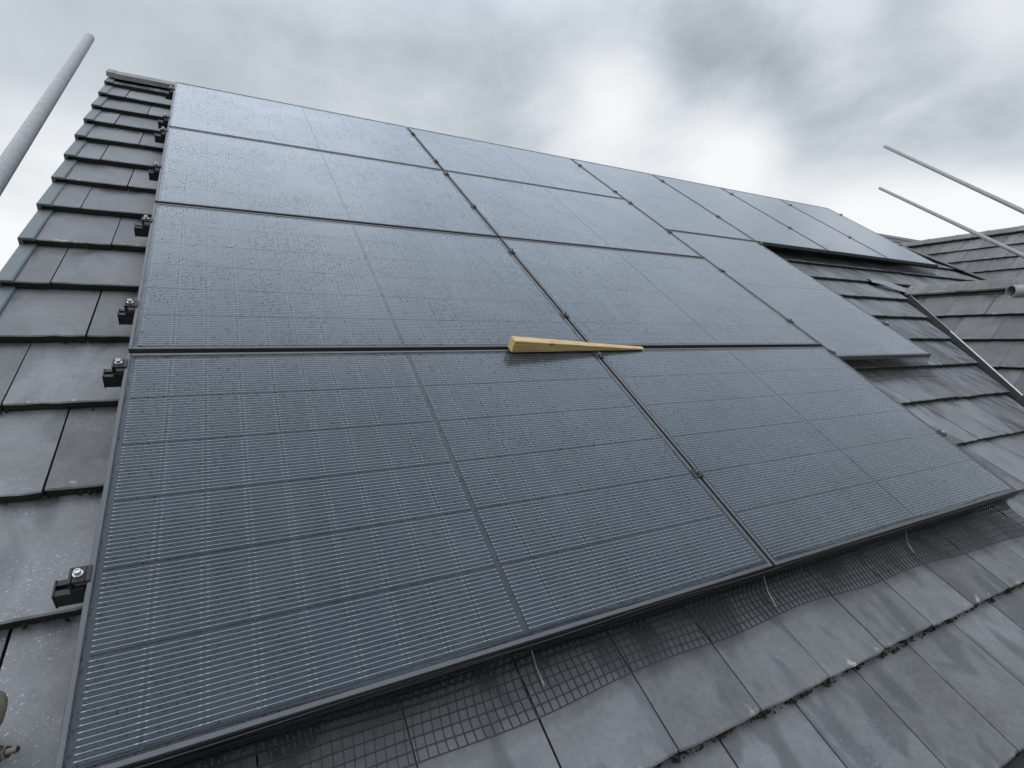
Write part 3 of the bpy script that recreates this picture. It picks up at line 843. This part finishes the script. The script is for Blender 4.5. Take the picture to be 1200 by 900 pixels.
# ------------------------------------------------------------------ rails with clamps
rail_z1, rail_z0 = -FT - 0.0015, -FT - 0.042
def rail_mesh(length):
    mb = MB(); h = 0.0185
    prof_ = [(-h, rail_z0), (h, rail_z0), (h, rail_z1), (0.006, rail_z1), (0.006, rail_z1 - 0.012), (-0.006, rail_z1 - 0.012), (-0.006, rail_z1), (-h, rail_z1)]
    mb.ring([[(x, y, z) for y, z in prof_] for x in (0, length)], True); return mb
cap_me = MB().box((-0.003, -0.020, rail_z0 - .002), (0.001, 0.020, rail_z1 + .002), 0.0008).mesh('end_cap', 'black')
def bolt_mesh(z, r=0.0066, mat='steel'):
    mb = MB(); mb.cyl((0, 0, z - 0.02), (0, 0, 1), 0.004, 0.03, 10); mb.cyl((0, 0, z), (0, 0, 1), 0.0092, 0.002, 18)
    n = 16; zt = z + 0.012
    outer = lambda rr_, zz: [(math.cos(2 * math.pi * k / n) * rr_, math.sin(2 * math.pi * k / n) * rr_, zz) for k in range(n)]
    mb.ring([outer(r, z + .002), outer(r, zt - .001), outer(r - .001, zt), outer(0.0042, zt), outer(0.0042, zt - .006)], True)
    return mb.mesh('bolt', mat, True)
bolt_lo, bolt_hi = bolt_mesh(0.0052), bolt_mesh(0.0062, 0.0058, 'dark_steel')
ec = MB()                                                      # end clamp: foot, riser, hook over the frame (hook points to +x, frame edge at x=0)
ec.box((-0.030, -0.019, rail_z1 + .0005), (-0.004, 0.019, rail_z1 + .012), .0012)
ec.box((-0.030, -0.019, rail_z1 + .013), (-0.024, 0.019, 0.004), .001)
ec.box((-0.023, -0.019, -0.004), (-0.0015, 0.019, 0.004), .001); ec.box((-0.0012, -0.019, 0.0004), (0.008, 0.019, 0.004), .0008)
end_me = ec.mesh('end_clamp', 'black')
es = MB().box((-0.022, -0.012, rail_z1 + .013), (-0.002, -0.006, -0.006), .0006); end_shim = es.mesh('clamp_insert', 'steel')
mc = MB(); mc.box((-0.018, -0.020, 0.0008), (0.018, 0.020, 0.0050), .0012); mc.box((-0.0045, -0.016, rail_z1 + .001), (0.0045, 0.016, 0.0006), .0006)
mid_me = mc.mesh('mid_clamp', 'black')
hk = MB(); hk.box((-0.016, -0.09, RZ + 0.003), (0.016, 0.0, RZ + 0.009), .001); hk.box((-0.016, 0.0005, RZ + .003), (0.016, 0.006, rail_z0 - 0.001), .001)
hk.box((-.016, -.13, RZ - .02), (.016, -.0905, RZ + .009), .001)
hook_me = hk.mesh('roof_hook', 'steel')
ra = ((-0.225, 8.205), (-0.925, 3.60), (-1.205, 8.205), (-1.815, 4.755), (-2.48, 3.60), (-3.175, 4.755), (-3.52, 3.60), (-4.25, 3.605))
seams = [1.7827, 3.5727] + [b + .0073 for a_, b in POR]
rail_lab = ('black mounting rail just below the ridge, its bolted clamp at the verge', 'black mounting rail along the lower edge of the top panel row', 'black mounting rail along the upper edge of the second panel row',
            'black mounting rail along the lower edge of the second panel row', 'black mounting rail along the upper edge of the third panel row', 'black mounting rail along the lower edge of the third panel row',
            'black mounting rail under the wedge row, along the upper edge of the bottom panels', 'lowest black mounting rail, along the lower part of the bottom panels')
for (v, ue), lab in zip(ra, rail_lab):
    t = thing('mounting_rail', lab, 'rail', ROOF @ T((0, v, 0)), 'mounting rails under the panels')
    lo = -0.052 + random.uniform(-.008, .006)
    rail_mesh(ue - lo).build('rail', 'black', t, T((lo, 0, 0)))
    link('end_cap', cap_me, t, T((lo, 0, 0)))
    c = link('end_clamp', end_me, t, T((-0.001, 0, 0))); link('bolt', bolt_lo, c, T((-0.014, 0, 0))); link('clamp_insert', end_shim, c)
    last = max(b for b in [COL[1][1]] + [p[1] for p in POR] if b < ue)
    c = link('end_clamp', end_me, t, T((last + .001, 0, 0)) @ Matrix.Rotation(math.pi, 4, 'Z')); link('bolt', bolt_lo, c, T((-0.014, 0, 0)))
    for s_ in seams:
        if s_ < last - 0.1:
            c = link('mid_clamp', mid_me, t, T((s_, 0, 0))); link('bolt', bolt_hi, c)
    # hooks stand where a tile lip is near
    hx = 0.35
    while hx < ue - 0.2:
        link('roof_hook', hook_me, t, T((hx, 0.02, 0))); hx += 1.15

# ------------------------------------------------------------------ wire netting under the lower edges
def netting(path_fn, length, step, prof_n, r, x0, rows=None):
    """path_fn(u, k) -> point; k along the profile 0..prof_n"""
    mb = MB(); nu = int(length / step); rows = rows or range(prof_n + 1)
    for i in range(nu + 1):
        mb.tube([path_fn(x0 + i * step, k * 0.5) for k in range(prof_n * 2 + 1)], r, 4, True)
    for k in rows:
        mb.tube([path_fn(x0 + i * step, k) + Vector((0, 0, 2 * r * 0.8)) for i in range(nu + 1)], r, 4, True)
    return mb
rn = random.Random(3)
wob = [rn.uniform(0, 6.28) for _ in range(6)]
def net_path(u, k):
    # profile: hangs from the frame, swings in and flares out over the tiles
    w = math.sin(u * 5.1 + wob[0]) * 0.5 + math.sin(u * 11.3 + wob[1]) * 0.3 + math.sin(u * 2.3 + wob[2]) * 0.4
    out = 0.128 + 0.014 * math.sin(u * 2.1 + 1.0) + 0.006 * math.sin(u * 9.0)
    if u > 3.0: out += (u - 3.0) * 0.06
    pts = ((-4.640, -0.010), (-4.638, -0.030), (-4.634, -0.054), (-4.636, -0.079), (-4.648, -0.100), (-4.672, -0.110), (-4.700, -0.1125), (-4.730, -0.1135), (-4.76, -0.114))
    f = k; i = min(int(f), len(pts) - 2); t_ = f - i
    a_, b_ = pts[i], pts[i + 1]
    v = a_[0] + (b_[0] - a_[0]) * t_; z = a_[1] + (b_[1] - a_[1]) * t_
    e = k / 8
    v = -4.636 + (v + 4.636) * (out / 0.124)
    v += w * 0.006 * math.sin(math.pi * min(1, e * 1.3)); z += (0.004 * w + 0.003) * math.sin(math.pi * e)
    z = max(z, RZ + 0.0055 + TILT * 0.0 - (v + 4.60) * -0.0 + (0.0 if v < -4.64 else 0))
    uu = u + 0.004 * math.sin(k * 0.9 + u * 7) + (0.05 * (e ** 2) * max(0, u - 3.2) / 0.4)
    return Vector((uu, v, z))
nb = netting(net_path, 3.60, 0.0215, 8, 0.0019, 0.0, [k * 8 / 11 for k in range(12)])
fold = netting(lambda u, k: net_path(u, k) + Vector((0, 0.012 + 0.004 * math.sin(u * 8), 0.004)), 3.58, 0.0215, 5, 0.0019, 0.009, [k * 0.6 for k in range(9)])  # folded-back second layer, added downwards to deepen the shade under the edge
nb.add(fold.v, fold.f)
for k in range(9):                                             # the net is folded double where it is clipped to the frame
    nb.tube([Vector((i * 0.06, -4.6485 - 0.0025 * math.sin(i * 0.5 + k * 1.3), -0.009 - k * 0.0052 + 0.0014 * math.sin(i * 0.37 + k * 2.1))) for i in range(61)], 0.0017, 4)
bn = thing('bird_netting', 'black wire bird netting along the lower edge of the bottom panels', 'netting', ROOF @ T((1.8, -4.65, RZ)), 'bird netting')
nb.build('wire_mesh', 'net', bn, T((-1.8, 4.65, -RZ)))
for u_, v0_, v1_ in ((0.905, -4.640, -4.715), (1.765, -4.642, -4.728), (2.62, -4.64, -4.715)):
    cl = MB(); cl.tube([(u_ - .004, v0_, -0.035), (u_, v0_ - .012, -0.052), (u_ + .012, (v0_ + v1_) / 2, -0.085), (u_ + 0.022, v1_, RZ + 0.016)], 0.0013, 6)
    cl.build('mesh_clip', 'steel', bn, T((-1.8, 4.65, -RZ)), True)
def net2(u, k):
    e = k / 5
    pts = ((-3.560, -0.014), (-3.566, -0.045), (-3.575, -0.075), (-3.592, -0.10), (-3.625, -0.115), (-3.66, -0.122))
    i = min(int(k), 4); t_ = k - i
    v = pts[i][0] + (pts[i + 1][0] - pts[i][0]) * t_; z = pts[i][1] + (pts[i + 1][1] - pts[i][1]) * t_
    v += 0.012 * math.sin(u * 6) * e - 0.02 * e; 
    return Vector((u + 0.04 * e * e * max(0, (u - 4.4) / 0.3), v, z))
netting(net2, 1.12, 0.02, 5, 0.0011, 3.60)
n2_ = netting(net2, 1.12, 0.02, 5, 0.0011, 3.60).build('bird_netting', 'net', None, ROOF @ Matrix())
tag(n2_, 'short strip of black netting under the lone lower portrait panel', 'netting', 'bird netting')
def net3(u, k):
    e = k / 4
    pts = ((-1.750, -0.014), (-1.755, -0.05), (-1.762, -0.085), (-1.78, -0.112), (-1.81, -0.118))
    i = min(int(k), 3); t_ = k - i
    return Vector((u, pts[i][0] + (pts[i + 1][0] - pts[i][0]) * t_ + 0.01 * math.sin(u * 5) * e, pts[i][1] + (pts[i + 1][1] - pts[i][1]) * t_))
n3_ = netting(net3, 3.42, 0.02, 4, 0.0012, 4.74).build('bird_netting', 'net', None, ROOF @ Matrix())
tag(n3_, 'dark netting under the raised portrait row, above bare tiles', 'netting', 'bird netting')

# ------------------------------------------------------------------ timber wedge left on the panels
wd = MB(); WLn = 0.745
rings = []
for i in range(13):
    x = WLn * i / 12; k = 1 - i / 12
    hgt = 0.0035 + 0.0545 * k ** 1.05; wdt = 0.040 * (0.55 + 0.45 * k)
    y0 = -0.020; z0 = 0.0
    rr2 = lambda a: a + random.uniform(-.0005, .0005)
    rings.append([(x, rr2(y0), z0), (x, rr2(y0 + wdt), z0), (x, rr2(y0 + wdt), hgt - .001), (x, rr2(y0 + wdt - .0015), hgt), (x, rr2(y0 + .0015), hgt), (x, rr2(y0), hgt - .001)])
wd.ring(rings, True)
wo = wd.build('wooden_wedge', 'wood', None, ROOF @ T((1.335, -3.475, 0.0068)) @ Matrix.Rotation(rad(1.0), 4, 'Z') @ Matrix.Rotation(rad(0.2), 4, 'Y'))
tag(wo, 'long pale timber wedge lying across the gap between panel rows', 'wedge')

# ------------------------------------------------------------------ scaffold tubes
def scaffold(name, label, pts, r=0.0242, mat='galv', group='scaffold tubes'):
    base = Vector(pts[0])
    mb = MB(); mb.tube([Vector(p) - base for p in pts], r, 28, True, 0, 0.84)
    o = mb.build(name, mat, None, T(base), True)
    return tag(o, label, 'scaffold tube', group)
a0, a1 = at(105, 44, 3.2), at(2, 203, 1.68)
dl = (a1 - a0).normalized()
low_end = a1 + dl * ((-4.95 - a1.y) / dl.y)
scaffold('scaffold_tube', 'mottled grey scaffold tube slanting up beside the roof verge', [low_end, a1, a0])
b0, b1 = at(1037, 171.5, 9.0), at(1200, 248, 6.0)
db = (b1 - b0).normalized(); be = b1 + db * ((-4.80 - b1.y) / db.y)
scaffold('scaffold_tube', 'higher of two parallel grey tubes crossing the sky above the neighbouring ridge', [be, b1, b0])
c0, c1 = at(1031, 220.5, 9.9), at(1200, 300, 6.2)
dc = (c1 - c0).normalized(); cend = c1 + dc * ((-4.80 - c1.y) / dc.y)
scaffold('scaffold_tube', 'lower of two parallel grey tubes, passing in front of the neighbouring roof', [cend, c1, c0])
e0 = at(1184.5, 341.5, 2.02)
std = Vector((4.25, -4.80, 0)); std2 = Vector((be.x - 0.06, be.y - 0.02, 0))
scaffold('scaffold_tube', 'cut end of a scaffold tube poking in above the gable tiles', [e0, Vector((std.x - 0.0, std.y + 0.055, e0.z + 0.01))], 0.0242, 'galv_dark')
scaffold('scaffold_standard', 'upright scaffold standard outside the eaves beside the gable wing', [(std.x, std.y, 0.0), (std.x, std.y, e0.z + 0.5)])
scaffold('scaffold_standard', 'upright scaffold standard below the two sloping tubes, in front of the small gable', [(std2.x, std2.y, 0.0), (std2.x, std2.y, max(be.z, cend.z) + 0.4)])
scaffold('scaffold_standard', 'upright scaffold standard outside the eaves near the verge', [(low_end.x - 0.055, low_end.y, 0.0), (low_end.x - 0.055, low_end.y, low_end.z + 0.25)])
scaffold('scaffold_ledger', 'horizontal scaffold ledger running outside the eaves', [(low_end.x - 0.4, low_end.y - 0.055, low_end.z - 0.06), (std2.x + 0.5, low_end.y - 0.055, low_end.z - 0.06)])

# coupler lying on the tiles at the verge, its bolt pointing at the panel
cb = at(-27, 838, 0.90)
cq = thing('scaffold_coupler', 'weathered scaffold coupler with a rusty bolt lying beside the lowest verge-side panel', 'coupler', ROOF @ T((ROOF.inverted() @ cb)))
ci = ROOF.inverted() @ cb
bd_ = MB()
n = 20
def arc(rr_, y): return [(math.cos(2 * math.pi * k / n) * rr_, y, math.sin(2 * math.pi * k / n) * rr_) for k in range(n)]
bd_.ring([arc(0.026, -.024), arc(0.032, -.026), arc(0.036, -.018), arc(0.0375, 0), arc(0.036, .018), arc(0.032, .026), arc(0.026, .024), arc(0.025, 0), arc(0.026, -.024)], False)
bd_.box((-0.012, -0.020, -0.055), (0.012, 0.020, -0.034), .003)
bd_.build('clamp_body', 'cast', cq, None, True)
bt = ROOF.inverted() @ at(21.5, 877.5, 0.915) - ci
bs = ROOF.inverted() @ at(-3, 884.5, 0.915) - ci
dv = (bt - bs).normalized(); ln_ = (bt - bs).length
bo = MB(); path, rads = [], []
k = 0
while k * 0.0009 < ln_: path.append(bs + dv * k * 0.0009); rads.append(0.0058 if k % 2 else 0.0051); k += 1
rads[-1] = 0.0045
bo.tube(path, rads, 14)
bo.tube([bs - dv * 0.05, bs], 0.0058, 12)
bobj = bo.build('bolt', 'rusty', cq, None, True)
nt_ = MB(); nt_.tube([bs + dv * 0.001, bs + dv * 0.003, bs + dv * 0.017, bs + dv * 0.019], [0.0095, 0.0108, 0.0108, 0.0095], 6); nt_.tube([bs - dv * .004, bs + dv * .0005], 0.014, 18)
nt_.build('nut', 'rusty', cq)
# lug that carries the bolt down to the tile
lg = MB(); lg.box((-0.034, -0.014, RZ - ci.z - 0.006), (-0.008, 0.014, -0.052), .003); lg.build('base_lug', 'cast', cq)

print('tiles', n_a, n_b, n_c, n_w, n_n)
scene.render.engine = 'CYCLES'
scene.cycles.max_bounces = 5
scene.cycles.diffuse_bounces = 2
scene.cycles.glossy_bounces = 3
scene.cycles.transparent_max_bounces = 6
scene.cycles.caustics_reflective = False
scene.cycles.caustics_refractive = False
